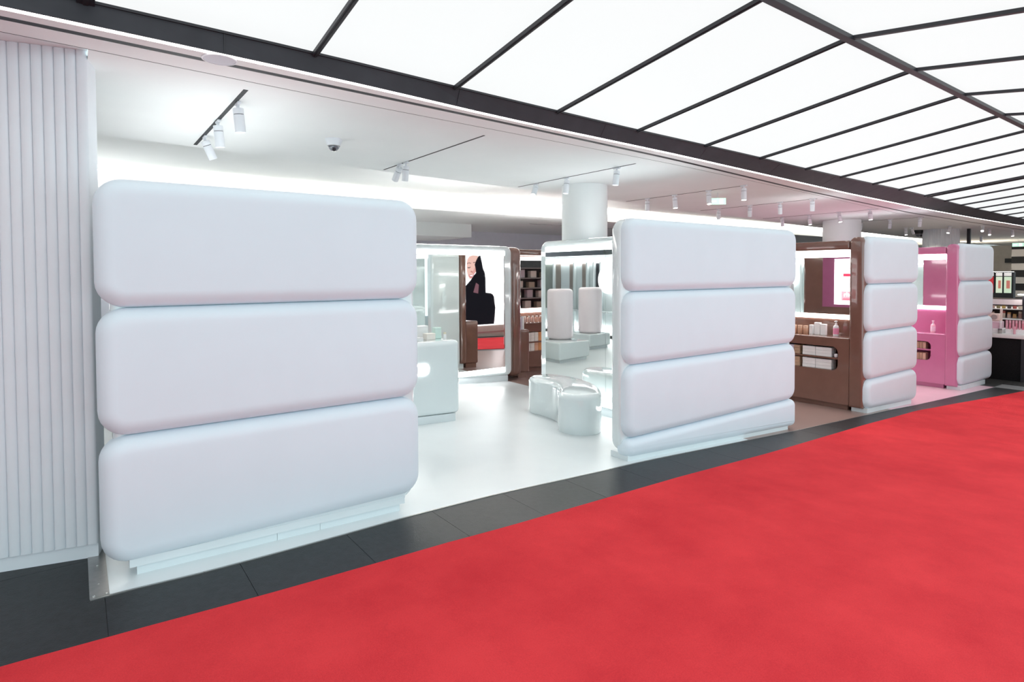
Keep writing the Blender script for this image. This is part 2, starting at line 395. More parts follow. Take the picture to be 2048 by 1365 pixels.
# --- unit 2 (white, with mirrored wing)
u2 = unit('white padded display wall behind the kidney shaped stool, three cushions and a thin bottom one', 4.0, 7.13)
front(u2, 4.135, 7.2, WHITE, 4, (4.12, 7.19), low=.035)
obj('plinth', box(4.17,7.05,.03,.25,fzo(.002),fzo(.06)), PLINTH, u2, smooth=False)
obj('wing', box2(5.46,6.10,.262,2.92,fzo(.1),.462,0,.13,.05,6), WHITE, u2)
obj('wing', box(6.11,6.25,.262,2.92,fzo(.1),.462,.05,5), BROWN, u2)
obj('plinth', box(5.5,6.2,.27,2.86,fzo(.002),fzo(.1)), PLINTH, u2, smooth=False)
for (ya, yb) in ((.35,1.58),(1.584,2.78)):
    obj('mirror', box(5.452,5.459,ya,yb,fzo(.2),.30), MIRR, u2, smooth=False)
led(u2, box(5.448,5.459,.35,2.78,.305,.372)); led(u2, box(5.448,5.459,.35,2.78,fzo(.14),fzo(.198)))
obj('added_uplight', box(5.56,5.66,.5,2.0,.463,.468), UPL, u2, smooth=False)  # added strip out of sight on the wing top, lifts the ceiling
# right side of the wing: pink lit screen panel
PKP = mat('mauve panel',(.40,.12,.25),.2,coat=.6,noise=.03)
obj('panel', box(6.25,6.258,1.2,2.49,-.74,.34), PKP, u2, smooth=False)
scr = obj('screen', box(6.255,6.27,1.35,2.24,-.68,.28,.004,1), mat('screen white',(1,1,1),.4,emit=2.2,ecolor=(1,.97,.98)), u2, smooth=False)
def spatch(y0,y1,z0,z1,c,nm='picture',e=1.2):
    return obj(nm, box(6.271,6.274,y0,y1,z0,z1), mat('print '+nm,c,.5,emit=e,ecolor=c), scr, smooth=False)
spatch(1.5,2.09,.06,.15,(.95,.55,.62)); spatch(1.5,2.06,-.09,-.03,(.62,.03,.08)); spatch(1.5,2.08,-.33,-.12,(1,.88,.9),e=1.5)
spatch(1.5,2.09,-.6,-.40,(.90,.30,.36)); spatch(1.5,2.06,-.58,-.55,(.25,.08,.12))
tx = bpy.data.curves.new('t','FONT'); tx.body = 'rho'; tx.size = .13; tx.align_x = 'CENTER'; tx.extrude = .002
to = bpy.data.objects.new('t', tx); COL.objects.link(to); bpy.context.view_layer.update()
tm = bpy.data.meshes.new_from_object(to); bpy.data.objects.remove(to)
tb = bmesh.new(); tb.from_mesh(tm)
for v in tb.verts: v.co = Vector((6.276+v.co.z, 1.95-v.co.x, -.51+v.co.y))
obj('lettering', tb, mat('letter white',(1,1,1),.5,emit=3), scr, smooth=False)

def alcove_wing(u, xf, xb, y1, m, slot, ctz, post_x):
    """a wing facing -x: base cabinet with a slot, counter, mirror, canopy"""
    ya = .27
    obj('post', box2(post_x, xb+.3, .078, .275, fzo(.06), TOP-.008, 0, .08, .04, 6), m, u)
    obj('wing', box(xb+.006, xb+.6, .3, y1, fzo(.08), .455, .03, 3), m, u)
    s0, s1, z0, z1, zs = slot
    f = fz(xf)
    outer = [(.268,f+.08),(y1,f+.08),(y1,ctz-.012),(.268,ctz-.012)]
    obj('cabinet_front', plate_hole(outer, rrect(s0,s1,z0,z1,.09), 0, xf, xf+.02), m, u)
    obj('cabinet_back', box(xb-.09,xb-.06,.29,y1,fzo(.08),ctz-.012), m, u, smooth=False)
    obj('cabinet_side', box(xf+.02,xb-.09,s0-.03,s0-.004,fzo(.08),ctz-.012), m, u, smooth=False)
    obj('cabinet_side', box(xf+.02,xb-.09,s1+.004,s1+.03,fzo(.08),ctz-.012), m, u, smooth=False)
    obj('cabinet_bottom', box(xf+.02,xb-.09,s0,s1,z0-.03,z0), m, u, smooth=False)
    obj('shelf', box(xf+.015,xb-.09,s0,s1,zs-.012,zs+.012), m, u, smooth=False)
    obj('counter_top', box(xf-.004,xb,.28,y1,ctz-.03,ctz,.012,3), m, u)
    obj('plinth', box(xf+.05,xb+.5,.3,y1,fzo(.002),fzo(.08)), m, u, smooth=False)
    obj('canopy', box(xf,xb+.2,.28,y1,.335,.47,.03,4), m, u)
    obj('mirror', box(xb-.002,xb+.006,.36,y1-.08,-.66,.32), MIRR, u, smooth=False)
    led(u, box(xb-.012,xb+.006,.36,y1-.08,.235,.33)); led(u, box(xb-.014,xb+.006,.36,y1-.08,-.735,-.665))
    led(u, box(xf+.05,xb-.03,.36,y1-.08,.329,.336))
# --- unit 3 (brown side)
u3 = unit('white padded display wall with glossy brown side and counter, four cushions', 9.05, 10.9)
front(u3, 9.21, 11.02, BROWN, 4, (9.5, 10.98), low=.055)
obj('plinth', box(9.25,10.85,.03,.25,fzo(.002),fzo(.07)), PLINTH, u3, smooth=False)
alcove_wing(u3, 9.195, 9.62, 1.9, BROWN, (.425,1.72,-1.485,-1.125,-1.305), -.985, 9.185)
obj('panel', box(10.222,10.235,.3,1.88,fzo(.1),.44), PINK, u3, smooth=False)
obj('added_uplight', box(9.8,9.95,.45,1.8,.456,.462), UPL, u3, smooth=False)  # added unseen strip brightening the brown zone ceiling
# --- unit 4 (pink side)
u4 = unit('white padded display wall with glossy pink side and counter, furthest along the aisle', 12.9, 14.7)
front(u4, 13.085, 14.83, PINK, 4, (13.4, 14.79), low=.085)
obj('plinth', box(13.12,14.5,.03,.25,fzo(.002),fzo(.09)), PLINTH, u4, smooth=False)
alcove_wing(u4, 13.08, 13.5, 2.85, PINK, (.5,2.2,-1.69,-1.33,-1.49), -1.175, 13.065)
obj('added_uplight', box(13.7,13.85,.45,2.7,.456,.462), UPL, u4, smooth=False)  # added unseen strip brightening the pink zone ceiling

# ------------------------------------------------------------------ mirror wall at the back of the white zone
mw = thing('mirror_wall', 'tall white framed mirror wall with light strips at the back of the white zone', 'mirror', (5.2,4.6,fz(5.2)))
obj('frame', box2(4.1,6.17,4.56,4.9,fzo(.1),.473,1,.11,.05,6), WHITE, mw)
obj('plinth', box(4.2,6.1,4.6,4.9,fzo(.002),fzo(.1)), PLINTH, mw, smooth=False)
obj('mirror', box(4.22,6.005,4.552,4.559,-1.63,.31), MIRR, mw, smooth=False)
obj('added_uplight', box(4.2,6.0,4.70,4.80,.473,.48), UPS, mw, smooth=False)  # added hidden strip, brightens the recess and rear ceiling
led(mw, box(4.22,6.005,4.548,4.559,.312,.385)); led(mw, box(4.22,6.005,4.548,4.559,-1.712,-1.632))

# ------------------------------------------------------------------ brown zone at the back
bw = thing('shelving_wall', 'dark brown glossy wall unit with mirror and stocked shelves at the back', 'shelving', (7.6,5.6,fz(7.6)))
obj('post', box(6.175,6.47,4.64,5.6,fzo(.05),.47,.11,6), BROWN, bw)
obj('back_board', box(6.3,9.9,5.8,6.1,fzo(.05),.45), BROWN, bw, smooth=False)
obj('added_uplight', box(6.6,9.8,5.88,5.98,.451,.458), UPS, bw, smooth=False)  # added hidden strip for the back ceiling and back wall
obj('canopy', box(6.47,9.9,5.36,5.8,.36,.47,.02,3), BROWN, bw)
obj('mirror', box(6.5,9.8,5.785,5.792,-.71,.28), MIRR, bw, smooth=False)
led(bw, box(6.5,9.8,5.776,5.792,.27,.345)); led(bw, box(6.5,9.8,5.76,5.792,-.80,-.72))
obj('counter_top', box(6.47,9.9,5.36,5.8,-1.0,-.975,.006,2), BROWN, bw)
obj('shelf', box(6.47,9.9,5.38,5.8,-1.155,-1.0), BROWN, bw, smooth=False)
obj('shelf', box(6.47,9.9,5.36,5.8,-1.375,-1.35), BROWN, bw, smooth=False)
obj('cabinet_front', box(6.47,9.9,5.36,5.8,fzo(.1),-1.54), BROWN, bw, smooth=False)
obj('plinth', box(6.5,9.9,5.42,5.8,fzo(.002),fzo(.1)), BROWN, bw, smooth=False)
bc = thing('display_counter', 'low dark brown counter beside the framed mirror wall', 'counter', (6.55,4.95,fz(6.55)))
obj('body', box(6.475,6.72,4.76,5.3,fzo(.1),-1.03,.04,5), BROWN, bc)
obj('plinth', box(6.48,6.66,4.8,5.28,fzo(.002),fzo(.1)), BROWN, bc, smooth=False)

bi = thing('display_counter', 'brown glossy island counter reflected in the framed mirror', 'counter', (6.44,2.55,fz(6.44)))
obj('body', box(6.28,6.6,2.35,2.8,fzo(.09),-.96,.04,5), BROWN, bi)
obj('plinth', box(6.31,6.56,2.38,2.77,fzo(.002),fzo(.09)), BROWN, bi, smooth=False)
# ------------------------------------------------------------------ products
def m_flat(c, r=.5): 
    key = 'carton %s' % (c,)
    return bpy.data.materials.get(key) or mat(key, c, r, noise=.02, nscale=20)
CREAM=(.84,.80,.74); PALE=(.86,.86,.86); LILAC=(.62,.56,.66); ORANGE=(.80,.36,.14); PEACH=(.78,.46,.30); TAN=(.50,.33,.22); MINT=(.62,.80,.74)
def carton(x0,x1,y0,y1,z0,z1,c,label,group=None,nm='product_box',cat='box'):
    o = thing(nm, label, cat, ((x0+x1)/2,(y0+y1)/2,z0), group)
    r = min(x1-x0,y1-y0,z1-z0)*.06
    obj('carton', box(x0,x1,y0,y1,z0,z1-.0015 if False else z1,r,1), m_flat(c), o, smooth=False)
    obj('lid_seam', box(x0-.0006,x1+.0006,y0-.0006,y1+.0006,z0+(z1-z0)*.86,z0+(z1-z0)*.875), m_flat(tuple(k*.75 for k in c)), o, smooth=False)
    return o
ORD = ['first','second','third','fourth','fifth','sixth','seventh','eighth','ninth','tenth','eleventh','twelfth','thirteenth','fourteenth','fifteenth','sixteenth']
LV = ['bottom','middle','top']
for row, (zt, n) in enumerate(((-1.35,3),(-1.54,3))):
    for i in range(14):
        xx = 6.76+i*.098
        for j in range(n):
            c = CREAM if xx < 7.36-(row*.1) else (ORANGE if i % 3 else PEACH)
            zz = zt+.0008+j*.059
            cn = 'cream' if c is CREAM else ('orange' if c is ORANGE else 'peach')
            carton(xx,xx+.093,5.40,5.6,zz,zz+.0575,c,'%s small %s carton, %s stack from the left, %s shelf of brown back wall' % (LV[j],cn,ORD[i],('upper','lower')[row]),'cartons on the brown back wall shelves')
for i in range(16):
    xx = 6.84+i*.1
    c = [(.78,.62,.56),(.76,.50,.42),(.74,.44,.34),(.70,.42,.30),(.35,.22,.18)][min(4, i//3)]
    h = .13 if i > 1 else .17
    if i > 14: continue
    o = thing('bottle', '%s bottle from the left on the brown back wall ledge' % ORD[i], 'bottle', (xx,5.45,-.9745), 'bottles on the brown back ledge')
    obj('body', lathe([(.001,0),(.034,.0),(.036,.01),(.036,h*.7),(.03,h*.78),(.018,h*.8)], (xx,5.45,-.974), 14), m_flat(c,.25), o)
    obj('cap', lathe([(.022,h*.8),(.022,h),(.001,h)], (xx,5.45,-.974), 12), m_flat((.75,.7,.66),.3), o)
    ex = i
# boxes on the low brown counter
for i, (a,b_,h,c) in enumerate(((6.49,6.545,.26,PALE),(6.55,6.60,.23,LILAC),(6.605,6.65,.24,PALE))):
    carton(a,b_,4.84,4.9,-1.0295,-1.03+h,c,['tall white carton leftmost on the low brown counter','lilac carton between two white ones on the low brown counter','tall white carton rightmost on the low brown counter'][i])
carton(6.5,6.64,4.95,5.05,-1.0295,-.78,LILAC,'wide lilac carton behind the small cartons on the low brown counter')

# unit 3 counter goods
def jar(x,y,z,r,h,c,capc,label,group,nm='jar'):
    o = thing(nm, label, 'jar' if nm == 'jar' else 'bottle', (x,y,z), group)
    obj('body', lathe([(.001,0),(r*.9,0),(r,.006),(r,h*.62),(r*.95,h*.68)], (x,y,z+.0005), 18), m_flat(c,.2), o)
    obj('lid', lathe([(r*.97,h*.69),(r*.97,h),(.001,h)], (x,y,z+.0005), 18), m_flat(capc,.25), o)
    return o
for i in range(9):
    jar(9.42, 1.03+i*.092, -.985, .036, .13, (.62,.34,.22), (.75,.50,.36), '%s copper coloured jar leftwards from the white cartons on the brown counter' % ORD[i], 'copper jars on the brown counter')
for i,(y0,y1,h,xx) in enumerate(((.915,.965,.15,9.40),(.81,.90,.19,9.43),(.72,.80,.17,9.42))):
    carton(xx,xx+.06,y0,y1,-.9845,-.985+h,PALE,['slim white carton next to the copper jars on the brown counter','tallest white carton on the brown counter','wide white carton on the brown counter, nearest the pump bottle'][i])
def pump(x,y,z,label,c1,c2):
    o = thing('pump_bottle', label, 'bottle', (x,y,z))
    obj('body', lathe([(.001,0),(.036,0),(.04,.012),(.04,.14),(.03,.16),(.016,.168)], (x,y,z+.0005), 20), m_flat(c1,.15), o)
    lb = obj('label', lathe([(.0405,.03),(.0408,.032),(.0408,.12),(.0405,.122)], (x,y,z+.0005), 20), m_flat(c2,.4), o)
    bm = lathe([(.018,.168),(.018,.19),(.008,.192),(.008,.215),(.02,.217),(.02,.232),(.001,.234)], (x,y,z+.0005), 14)
    box(x-.05,x,y-.006,y+.006,z+.22,z+.23,bm=bm)
    obj('pump', bm, m_flat((.88,.88,.9),.3), o)
pump(9.42,.56,-.985,'pink and white pump bottle on the brown counter',(.82,.80,.84),(.86,.30,.48))
pump(13.3,.54,-1.175,'pink pump bottle on the pink counter',(.88,.55,.62),(.9,.75,.82))
# cartons in the slots
for row,(z0) in enumerate((-1.293,-1.485)):
    for i,(y0,y1,c) in enumerate(((.54,.78,PALE),(.785,.985,PALE),(1.03,1.12,TAN),(1.125,1.24,LILAC),(1.25,1.4,TAN),(1.42,1.6,PALE))):
        n = 3
        for j in range(n):
            h = .046 if row == 0 else .049
            xx = 9.235+random.uniform(0,.008)
            carton(xx,xx+.15,y0,y1,z0+.0008+j*(h+.0006),z0+j*(h+.0006)+h,c,'%s flat %s carton, %s stack from the right, %s slot of brown counter' % (LV[j],{PALE:'white',TAN:'tan',LILAC:'lilac'}[c],ORD[i],('upper','lower')[row]),'cartons in the brown counter slot')
o = tag(obj('cotton_pad_roll', lathe([(.001,0),(.022,.004),(.03,.02),(.03,.04),(.022,.056),(.001,.06)], (9.25,.475,-1.2925), 16), m_flat((.85,.83,.86)), origin=(9.25,.475,-1.293)), 'small white round roll at the end of the upper slot of the brown counter', 'roll')
for row,(z0) in enumerate((-1.478,-1.69)):
    for i in range(12):
        y0 = .6+i*.055
        carton(13.13,13.26,y0,y0+.051,z0+.0005,z0+.13,TAN if i%4 else (.62,.42,.30),'%s upright tan carton from the right, %s slot of the pink counter' % (ORD[i],('upper','lower')[row]),'cartons in the pink counter slot')

# ------------------------------------------------------------------ white island counter
ic = thing('display_counter', 'white glossy island counter with products on top, seen past the nearest display wall', 'counter', (2.9,2.6,fz(2.9)))
obj('body', box(1.9,3.69,2.26,2.95,fzo(.095),-.789,.06,6), WHITE, ic)
obj('plinth', box(2.0,3.635,2.285,2.88,fzo(.002),fzo(.095)), PLINTH, ic, smooth=False)
def ring(y, x0,x1,z0,z1,r,wd,d):
    bm = bmesh.new(); A = rrect(x0,x1,z0,z1,r,6); B = rrect(x0+wd,x1-wd,z0+wd,z1-wd,max(r-wd,.01),6)
    rows = []
    for (a, b_) in zip(A, B):
        rows.append([bm.verts.new(p) for p in ((a[0],y,a[1]),(b_[0],y,b_[1]),(b_[0],y-d,b_[1]),(a[0],y-d,a[1]))])
    n = len(rows)
    for i in range(n):
        for k in range(4): bm.faces.new((rows[i][k],rows[i][(k+1)%4],rows[(i+1)%n][(k+1)%4],rows[(i+1)%n][k]))
    return bm
obj('reflection_ring', ring(2.259,2.62,3.27,-1.165,-1.035,.055,.022,.008), LEDM, ic, smooth=False)  # emissive ring imitates a reflection in the glossy counter front
obj('reflection_tile', box(2.67,3.235,2.252,2.26,-1.135,-1.065), mat('reflection glow tile',(.6,.6,.6),.5,emit=.42,ecolor=(1,1,1)), ic, smooth=False)  # inner part of that reflection, made as a glowing plate
Z = -.789
carton(3.14,3.30,2.62,2.72,Z+.0005,Z+.185,PALE,'tall white box furthest left on the white island counter')
carton(3.335,3.50,2.7,2.8,Z+.0005,Z+.15,PALE,'wide white box behind the mint box on the white island counter')
carton(3.50,3.585,2.52,2.60,Z+.0005,Z+.135,MINT,'pale mint green box on the white island counter')
carton(3.21,3.30,2.45,2.54,Z+.0005,Z+.035,PALE,'small flat white box at the front of the white island counter')
carton(3.35,3.47,2.46,2.56,Z+.0005,Z+.075,CREAM,'low cream box in front of the mint box on the island counter')
jar(3.62,2.5,Z,.018,.075,(.86,.86,.86),(.8,.75,.6),'tiny white jar at the right end of the white island counter',None)

# ------------------------------------------------------------------ kidney stool
def kidney(C0, Cm, C1, r, z0, z1, rb, rt):
    sp = []
    for i in range(17):
        t = i/16; sp.append(Vector(((1-t)**2*C0[0]+2*t*(1-t)*Cm[0]+t*t*C1[0], (1-t)**2*C0[1]+2*t*(1-t)*Cm[1]+t*t*C1[1])))
    def outline(rr):
        out = []; tang = [(sp[min(i+1,16)]-sp[max(i-1,0)]).normalized() for i in range(17)]
        for i in range(17): n = Vector((tang[i].y,-tang[i].x)); out.append(sp[i]+n*rr)
        a = math.atan2(-tang[16].x, tang[16].y)
        for k in range(1,14): t = a+math.pi*k/14; out.append(sp[16]+Vector((math.cos(t),math.sin(t)))*rr)
        for i in range(16,-1,-1): n = Vector((-tang[i].y,tang[i].x)); out.append(sp[i]+n*rr)
        a = math.atan2(tang[0].x, -tang[0].y)
        for k in range(1,14): t = a+math.pi*k/14; out.append(sp[0]+Vector((math.cos(t),math.sin(t)))*rr)
        return out
    prof = [(r-rb, z0)]
    for k in range(1,5): t = math.pi/2*k/4; prof.append((r-rb+rb*math.sin(t), z0+rb-rb*math.cos(t)))
    for k in range(0,7): t = math.pi/2*k/6; prof.append((r-rt+rt*math.cos(t), z1-rt+rt*math.sin(t)))
    bm = bmesh.new(); rings = [[bm.verts.new((p.x,p.y,zz)) for p in outline(rr)] for rr, zz in prof]
    for a, b_ in zip(rings, rings[1:]):
        n = len(a)
        for i in range(n): bm.faces.new((a[i],a[(i+1)%n],b_[(i+1)%n],b_[i]))
    bm.faces.new(rings[0][::-1]); bm.faces.new(rings[-1]); return bm
tag(obj('stool', kidney((4.63,1.19),(5.06,1.58),(4.97,2.16),.25,fz(4.8)-.004,-1.355,.03,.06), WHITE, angle=60),
    'glossy white kidney shaped stool on the white floor', 'stool')

# ------------------------------------------------------------------ columns
def column(x, y, r, z0, label, flutes=0):
    t = thing('column', label, 'column', (x,y,z0))
    obj('shaft', cyl((x,y,z0), r, CZ-.002-z0, seg=64 if not flutes else 40), PLAST if not flutes else FLUTE, t)
    if flutes:
        bm = bmesh.new()
        for i in range(flutes):
            a = 2*math.pi*i/flutes; cyl((x+r*math.cos(a),y+r*math.sin(a),z0), .012, CZ-.002-z0, seg=6, bm=bm)
        tag(obj('rib', bm, FLUTE, t), kind='stuff')
    return t
column(5.90,2.44,.325,.463,'white round column rising above the mirrored wing of the middle display wall')
column(14.95,3.0,.41,fz(15),'pale round column behind the brown sided display wall')
column(20.6,2.75,.44,fz(20.6),'ribbed pale round column far off behind the pink sided display wall',40)

# ------------------------------------------------------------------ tracks and spotlights
def track(x, y0, y1, label):
    t = thing('lighting_track', label, 'track', (x,(y0+y1)/2,CZ-.004))
    wdt = .03 if x < 2 else .018
    obj('rail', box(x-wdt/2,x+wdt/2,y0,y1,CZ-.003,CZ+.001), DARK, t, smooth=False)
    return t
TR = [(.955,.53,2.62,'dark recessed lighting track nearest the fluted wall'),(3.0,.69,2.85,'thin ceiling track second from the fluted wall'),
      (5.17,.83,3.05,'thin ceiling track passing left of the white column'),(7.76,1.04,3.35,'thin ceiling track over the second display wall'),
      (10.15,1.23,3.55,'thin ceiling track over the brown zone'),(12.85,1.36,3.8,'thin ceiling track over the pink zone'),(15.6,1.5,4.0,'faint ceiling track beyond the pink zone')]
for a in TR: track(*a)
SPL = 0
def spotlight(x, y, lit, tilt, label, power=1.0, group=None):
    global SPL
    d = Vector((tilt[0], tilt[1], -1)).normalized()
    t = thing('track_spotlight', label, 'spotlight', (x,y,CZ), group)
    obj('adapter', box(x-.012,x+.012,y-.05,y+.05,CZ-.022,CZ-.0035,.003,1), SPOTW, t, smooth=False)
    obj('stem', cyl((x,y,CZ-.05), .011, .03, seg=10), SPOTW, t)
    p = Vector((x,y,CZ-.045))
    obj('collar', cyl(p, .037, .042, d, 24, bev=.003), SPOTW, t)
    obj('shadow_gap', cyl(p+d*.042, .034, .004, d, 20), DARK, t)
    h = obj('head', cyl(p+d*.046, .037, .125, d, 24, bev=.002), SPOTW, t)
    obj('lens', cyl(p+d*.1705, .031, .002, d, 20), LENS_ON if lit else LENS_OFF, h)
    L = bpy.data.lights.new('spot_beam','SPOT'); L.energy = SPOT*power; L.spot_size = math.radians(78); L.spot_blend = .6; L.shadow_soft_size = .03
    L.color = (1,.985,.96) if x < 17 else (1,.86,.70)
    lo = bpy.data.objects.new('spot_beam', L); COL.objects.link(lo); lo.parent = t
    q = Vector((0,0,-1)).rotation_difference(d); lo.rotation_mode = 'QUATERNION'; lo.rotation_quaternion = q
    lo.location = (p+d*.18)-Vector((x,y,CZ))
S = 'white track spotlight, '
for a in [(.975,.87,0,(.10,.05),S+'nearest the viewer on the short dark track'),(.955,1.50,0,(.10,.08),S+'middle one on the short dark track'),(.965,2.16,0,(.45,.1),S+'tilted one at the far end of the short dark track'),
          (2.99,2.24,0,(0,.2),S+'right of a close pair on the second track'),(2.99,2.40,0,(-.05,.9),S+'left of a close pair on the second track'),
          (5.17,2.64,1,(-.7,-.4),S+'steeply tilted one left of the white column top'),(5.17,2.0,0,(-.15,0),S+'just in front of the white column top'),(5.17,1.12,0,(-.15,0),S+'right of the white column top'),
          (7.74,2.86,1,(0,0),S+'first of four glowing ones, above the second display wall'),(7.74,2.30,1,(0,-.1),S+'second of four glowing ones, above the second display wall'),(7.74,1.67,1,(-.1,-.15),S+'glowing one just left of the green exit sign'),(7.70,1.06,1,(-.05,-.05),S+'glowing one right of the green exit sign'),
          (10.1,3.10,0,(.1,.1),S+'furthest left of four tilted dark necked ones'),(10.1,2.44,0,(.2,.15),S+'second of four tilted dark necked ones'),(10.07,1.84,0,(.2,.1),S+'third of four tilted dark necked ones'),(10.05,1.26,0,(.3,.15),S+'rightmost of four tilted dark necked ones'),
          (12.9,3.37,1,(0,-.1),S+'leftmost glowing one over the pink zone'),(12.85,2.73,1,(0,-.15),S+'second glowing one over the pink zone'),(12.75,2.06,1,(-.05,-.2),S+'third glowing one over the pink zone'),(12.68,1.44,1,(0,-.1),S+'rightmost glowing one over the pink zone'),
          (15.7,3.68,0,(0,.1),S+'dim one left of the second column'),(15.6,2.84,0,(0,.1),S+'dim one in front of the second column'),(15.6,2.19,0,(.1,.1),S+'dim one right of the second column'),(15.6,1.57,0,(.05,.1),S+'dim one furthest right over the end of the pink zone'),
          (18.75,3.0,1,(-.1,-.1),S+'glowing one left of the dark dome camera'),(18.9,2.91,0,(.8,-.1),S+'tilted one touching the dark dome camera'),(19.2,2.1,1,(-.5,.1),S+'glowing one above the hanging rods'),
          (19.75,1.52,1,(-1.1,-.2),S+'steeply tilted glowing one near the beam'),(21.3,1.78,1,(-.6,-.2),S+'glowing one second from the right frame edge'),(22.1,1.45,1,(-.1,-.1),S+'glowing one furthest right, close to the frame edge'),
          (1.6,7.6,0,(.9,.3),S+'left of three unseen ones added to light the back'),(2.8,7.6,0,(.9,.5),S+'middle of three unseen ones added to light the back'),(3.6,8.0,0,(.8,.3),S+'right of three unseen ones added to light the back'),  # unseen extra spotlights, added to brighten the back of the store
          (24.3,3.85,0,(.5,0),S+'small far one between the hanging rods'),(25.1,3.35,0,(0,0),S+'left of a far dark topped pair'),(25.3,3.05,0,(0,0),S+'right of a far dark topped pair')]:
    spotlight(*a, power=6 if a[0] > 17 else (9 if a[1] > 6.5 else 1.0))

# dome cameras, ceiling speaker, exit signs
def dome(x, y, s, label, dark=False):
    t = thing('dome_camera', label, 'security camera', (x,y,CZ))
    z = CZ
    obj('housing', lathe([(.001,-.055*s),(.052*s,-.055*s),(.06*s,-.03*s),(.066*s,-.008*s),(.066*s,0)], (x,y,z), 28), DARK if dark else SPOTW, t)
    g = obj('dome', lathe([(.001,-.098*s),(.02*s,-.095*s),(.036*s,-.082*s),(.044*s,-.066*s),(.046*s,-.054*s)], (x,y,z), 24), mat('smoked dome',(.16,.18,.21),.08,coat=1), t)
    obj('eye', cyl((x-.01*s,y-.03*s,z-.085*s), .014*s, .012*s, (-.2,-1,-.5), 16), BLACK, g)
    obj('ring', ring(0,0,1,0,1,.2,.1,.1) if False else lathe([(.046*s,-.06*s),(.05*s,-.058*s),(.05*s,-.053*s),(.046*s,-.052*s)], (x,y,z), 24), METAL, t)
dome(1.95,1.62,1.15,'white dome security camera alone on the bare ceiling left of the middle')
dome(20.4,3.25,2.0,'dark dome security camera among far spotlights', True)
sp = thing('ceiling_speaker', 'round white flush speaker in the ceiling beside the light line', 'speaker', (.70,.005,CZ))
obj('grille', lathe([(.001,-.004),(.085,-.004),(.086,0)], (.70,.012,CZ-.0005), 40), mat('speaker grille',(.62,.66,.72),.6,noise=.05,nscale=300), sp)
obj('rim', lathe([(.086,0),(.086,-.006),(.094,-.005),(.095,0)], (.70,.012,CZ-.0005), 40), SPOTW, sp)
def exit_sign(x,y,z,w_,h_,label,d):
    t = thing('exit_sign', label, 'sign', (x,y,z))
    dv = Vector(d).normalized(); n = Vector((dv.y,-dv.x,0))
    def slab(w0,w1,z0,z1,n0,n1):
        P = lambda a,zz,c: (x+dv.x*a+n.x*c, y+dv.y*a+n.y*c, z+zz)
        return hexa([P(w0,z0,n0),P(w1,z0,n0),P(w1,z0,n1),P(w0,z0,n1),P(w0,z1,n0),P(w1,z1,n0),P(w1,z1,n1),P(w0,z1,n1)])
    pl = obj('panel', slab(-w_/2,w_/2,0,h_,-.008,.008), mat('exit green pale',(.45,.75,.55),.4,emit=.75,ecolor=(.55,.85,.68)), t, smooth=False)
    for s in (-.012, .009):
        obj('arrow', slab(-w_*.38,-w_*.1,h_*.42,h_*.58,s,s+.003), mat('exit white',(1,1,1),.5,emit=1.1), pl, smooth=False)
        obj('door_symbol', slab(w_*.12,w_*.32,h_*.15,h_*.85,s,s+.003), bpy.data.materials['exit white'], pl, smooth=False)
    obj('hanger', slab(-.004,.004,h_,CZ-z,-.004,.004), SPOTW, t, smooth=False)
exit_sign(8.1,1.76,1.065,.25,.10,'pale green lit exit sign hanging among the spotlights over the middle',(.75,-.66,0))
exit_sign(29.0,2.9,.95,.34,.14,'green exit sign above the black and white striped wall',(.3,-.95,0))
# soffit box
struct('ceiling', box(3.5,8.1,8.89,10.9,.92,CZ), PLAST, smooth=False)
struct('trim_6', box(9.2,14,7.9,7.915,CZ-.003,CZ+.001), DARK, smooth=False)
for (hx,hy) in ((23.3,3.86),(20.9,2.15)):
    tag(obj('hanging_rod', box(hx-.04,hx+.04,hy-.04,hy+.04,.6,CZ-.001), DARK, smooth=False), 'black rod hanging from the ceiling %s the ribbed column' % ('left of' if hx > 22 else 'in front of'), 'rod')

# ------------------------------------------------------------------ left back bay (seen in the mirrors)
lb = thing('mirror_wall', 'white glossy wall bay at the far left, seen only in the mirrors', 'display wall', (-.2,7.5,-1.66))
obj('back_board', box(-.35,-.05,5.0,10.5,-1.6,.462), WHITE, lb, smooth=False)
TAUPE = mat('taupe panel',(.30,.26,.235),.5,noise=.05)
GRG = mat('grey green panel',(.30,.34,.31),.4,noise=.05)
for (ya,yb,m_) in ((8.98,9.5,GRG),(8.72,8.93,TAUPE),(8.18,8.34,TAUPE),(7.66,7.84,TAUPE),(7.16,7.33,BLACK)):
    obj('panel', box(-.05,-.03,ya,yb,-1.0,.26), m_, lb, smooth=False)
for yy in (9.6,8.95,8.1,7.6,7.35,7.1,6.2):
    obj('post', box(-.05,.05,yy-.03,yy+.03,-1.6,.3,.02,3), WHITE, lb)
obj('added_uplight', box(-.25,-.15,5.1,10.4,.463,.47), UPL, lb, smooth=False)  # added strip on the bay top, lightens the rear as mirrored
led(lb, box(-.05,.02,5.1,10.4,.28,.34)); led(lb, box(-.05,.02,5.1,10.4,-1.5,-1.43))
obj('shelf', box(-.05,.35,6.5,10.3,-1.0,-.96,.01,2), WHITE, lb)
rl = bmesh.new()
for i in range(40):
    pass
def torus(c, R_, r_, ax='x', n=40, m_=10):
    bm = bmesh.new(); rows = []
    for i in range(n):
        a = 2*math.pi*i/n; rows.append([bm.verts.new((c[0]+r_*math.cos(2*math.pi*j/m_)*.6, c[1]+(R_+r_*math.sin(2*math.pi*j/m_))*math.cos(a), c[2]+(R_+r_*math.sin(2*math.pi*j/m_))*math.sin(a))) for j in range(m_)])
    for i in range(n):
        for j in range(m_): bm.faces.new((rows[i][j],rows[i][(j+1)%m_],rows[(i+1)%n][(j+1)%m_],rows[(i+1)%n][j]))
    return bm
rl.free()
